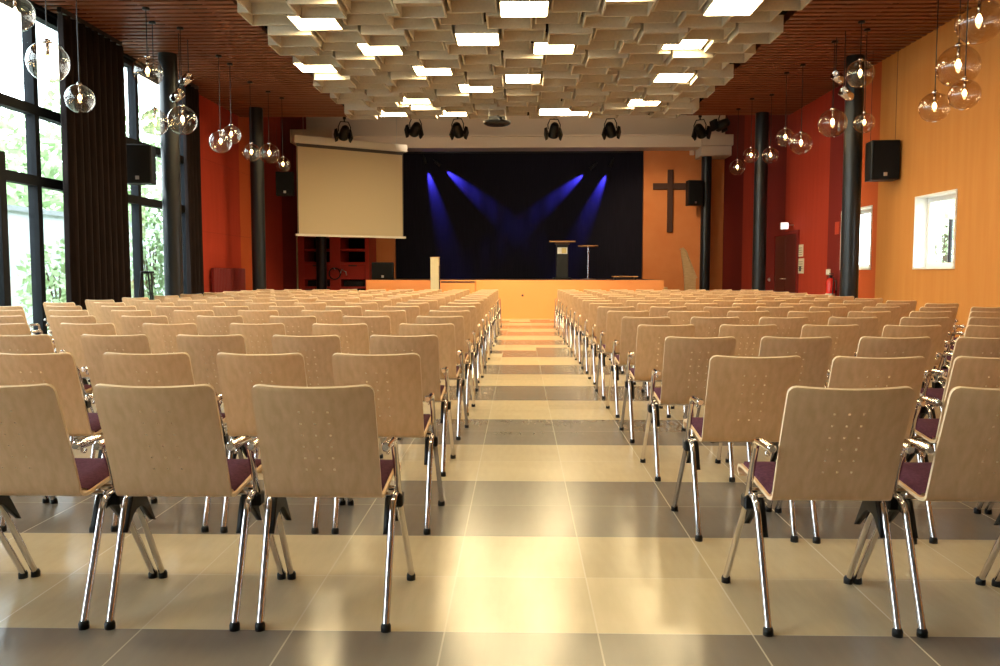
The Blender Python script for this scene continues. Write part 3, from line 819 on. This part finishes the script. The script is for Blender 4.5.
# ------------------------------------------------------------------ blue beams on the curtain
def beam(x,z,tx,tz,e,ang,label,off=.09):
    y=27.238-off
    ln=math.hypot(tx-x,tz-z)
    v=Vector((tx-x,ln*math.tan(math.radians(7.8)),tz-z))
    L=bpy.data.lights.new('blue_spot','SPOT'); L.energy=e; L.color=(.085,.07,1); L.spot_size=math.radians(ang); L.spot_blend=1.0; L.shadow_soft_size=.012
    o=bpy.data.objects.new('blue_spot_light',L); C.objects.link(o)
    t=thing('beam_light',label,'spotlight',(x,y,z),0,'blue stage lamps')
    q=v.to_track_quat('-Z','Y'); t.rotation_mode='QUATERNION'; t.rotation_quaternion=q
    b=MB().lathe([(0,.26),(.04,.26),(.05,.22),(.052,.06),(.06,.02),(.055,.02),(.045,.07),(0,.09)],0,0,18); b.obj('lamp_body',black_plastic,t)
    MB().tube([(-.055,0,.12),(-.07,0,.24),(0,0,.33),(.07,0,.24),(.055,0,.12)],.01,6).obj('yoke',black_paint,t)
    o.parent=t; o.location=(0,0,.05)
beam(-3.0,4.62,-2.19,1.53,3000,23,'blue stage lamp casting the steep beam at the left of the curtain')
beam(-2.52,4.58,-.31,2.72,3000,23,'blue stage lamp casting the slanting beam at the left of the curtain')
beam(2.22,4.46,.34,2.89,3000,23,'blue stage lamp casting the slanting beam at the right of the curtain')
beam(2.86,4.52,1.80,2.08,3000,23,'blue stage lamp casting the steep beam at the right of the curtain')
tag(MB().tube([(-3.95,27.06,5.0),(3.89,27.06,5.0)],.03,8).obj('lighting_bar',black_paint),'black lighting bar across the stage opening behind the header','bar')

# ------------------------------------------------------------------ outdoors
struct(MB().box(-60,XL-.35,-30,60,-.35,-.15).obj('ground',noisy(mat('garden_ground',(.3,.34,.22),.9),.8,(.30,.34,.2),(.45,.45,.36))))
struct(MB().box(XR+.35,60,-30,60,-.35,-.15).obj('ground_right',noisy(mat('yard_ground',(.3,.34,.22),.9),.8,(.30,.34,.2),(.45,.45,.36))))
leaf=noisy(mat('green_leaves',(.16,.30,.10),.7),3,(.30,.42,.22),(.46,.60,.34))
bark=mat('bark',(.12,.09,.06),.9)
def leafy(b,cx,cy,cz,rx,rz,n,size):
    for _ in range(n):
        while True:
            p=Vector((random.uniform(-1,1),random.uniform(-1,1),random.uniform(-1,1)))
            if .25<p.length<1: break
        c=Vector((cx+p.x*rx,cy+p.y*rx,cz+p.z*rz))
        u=Vector((random.gauss(0,1),random.gauss(0,1),random.gauss(0,1))).normalized(); w_=u.orthogonal().normalized()
        s_=size*random.uniform(.6,1.3); k=len(b.v)
        b.v+=[tuple(c-u*s_),tuple(c+w_*s_*.5),tuple(c+u*s_),tuple(c-w_*s_*.5)]; b.face((k,k+1,k+2,k+3))
def tree(x,y,h,r,label,n=1300,size=.16):
    t=thing('tree',label,'tree',(x,y,-.15),0,'trees outside the windows')
    MB().tube([(0,0,0),(.05,0,h*.3),(-.05,.05,h*.6),(0,0,h*.8)],[.16,.13,.09,.04],8).obj('trunk',bark,t)
    b=MB()
    for k in range(5):
        a=k*2.4; leafy(b,.45*r*math.cos(a),.45*r*math.sin(a),h*.45+h*.1*k,r*.62,h*.17,n//5,size)
    b.obj('foliage',leaf,t)
def shrub(x,y,h,r,label,n=700):
    t=thing('shrub',label,'shrub',(x,y,-.15),0,'shrubs outside the windows')
    b=MB()
    for k in range(5): b.tube([(0,0,0),(.3*r*math.cos(k*1.3),.3*r*math.sin(k*1.3),h*.7)],.02,5)
    b.obj('stems',bark,t); b=MB(); leafy(b,0,0,h*.55,r,h*.5,n,.09); b.obj('foliage',leaf,t)
tree(-15.0,25.5,6.4,2.3,'leafy tree behind the garden wall, seen through the first tall window',1500,.2)
tree(-15.2,32.0,8.6,2.6,'tall leafy tree behind the garden wall, seen left of the loudspeaker',1500,.2)
shrub(-9.4,17.0,1.9,.8,'low green shrub outside at the foot of the first tall window')
shrub(-9.3,21.0,2.9,.6,'tall green shrub outside below the hanging loudspeaker')
t=thing('garden_wall','long pale garden wall with a coping outside the left windows','garden wall',(-12.2,22,-.15))
gw=mat('pale_render',(.62,.68,.70),.9)
MB().box(-.15,.15,-24,18,0,2.8).obj('masonry',gw,t); MB().box(-.22,.22,-24,18,2.8,2.92).obj('coping',mat('coping_grey',(.35,.38,.4),.8),t)
tree(15.8,31.5,5.0,2.6,'leafy tree outside the small right window')
shrub(11.3,22.6,3.3,1.0,'green shrub outside below the small right window')
t=thing('garden_lamp','garden lamp post with white globe outside the small right window','lamp post',(9.95,19.75,-.15))
MB().tube([(0,0,0),(0,0,2.55)],.045,10).obj('post',black_paint,t); MB().lathe([(0,2.55),(.12,2.58),(.16,2.70),(.12,2.83),(0,2.87)],0,0,18).obj('globe',white_frame,t)

# ------------------------------------------------------------------ lights
def spot(name,loc,to,e,col,ang,blend=.5,size=.1):
    L=bpy.data.lights.new(name,'SPOT'); L.energy=e; L.color=col; L.spot_size=math.radians(ang); L.spot_blend=blend; L.shadow_soft_size=size
    o=bpy.data.objects.new(name,L); C.objects.link(o); o.location=loc
    o.rotation_euler=(Vector(to)-Vector(loc)).to_track_quat('-Z','Y').to_euler()
WARM=(1,.68,.36)
spot('stage_wash_a',(.86,21.15,4.55),(0.2,21.5,.3),0,WARM,60)
spot('stage_wash_b',(-1.0,17.0,4.6),(0,21.5,.5),1050,WARM,46,.8)
spot('cross_wash',(2.6,22.5,4.6),(4.3,26.8,2.2),420,WARM,60,.9)

spot('header_fill_left',(-2.6,21.8,4.75),(-2.4,26.5,5.4),95,(1,.80,.56),95,.9)  # unseen spot added to brighten the header and upper wall
spot('header_fill_right',(2.4,21.8,4.75),(2.8,26.5,5.4),95,(1,.80,.56),95,.9)  # matching added fill for the right half of the header
wd=bpy.data.worlds.new('World'); bpy.context.scene.world=wd; wd.use_nodes=True
bg=wd.node_tree.nodes['Background']; bg.inputs[0].default_value=(.84,.93,1,1); bg.inputs[1].default_value=9

# ------------------------------------------------------------------ camera
cam=bpy.data.cameras.new('camera'); cam.sensor_width=36; cam.lens=840/1000*36; cam.clip_end=200
co=bpy.data.objects.new('camera',cam); C.objects.link(co)
co.location=(0,0,1.17); co.rotation_euler=(math.radians(90-4.086),0,math.radians(1.326))
sc=bpy.context.scene; sc.camera=co
vs=sc.view_settings; vs.view_transform='Standard'; vs.look='None'; vs.gamma=1; vs.use_curve_mapping=False; vs.exposure=.32
sc.cycles.max_bounces=8; sc.cycles.transparent_max_bounces=16; sc.cycles.use_denoising=True
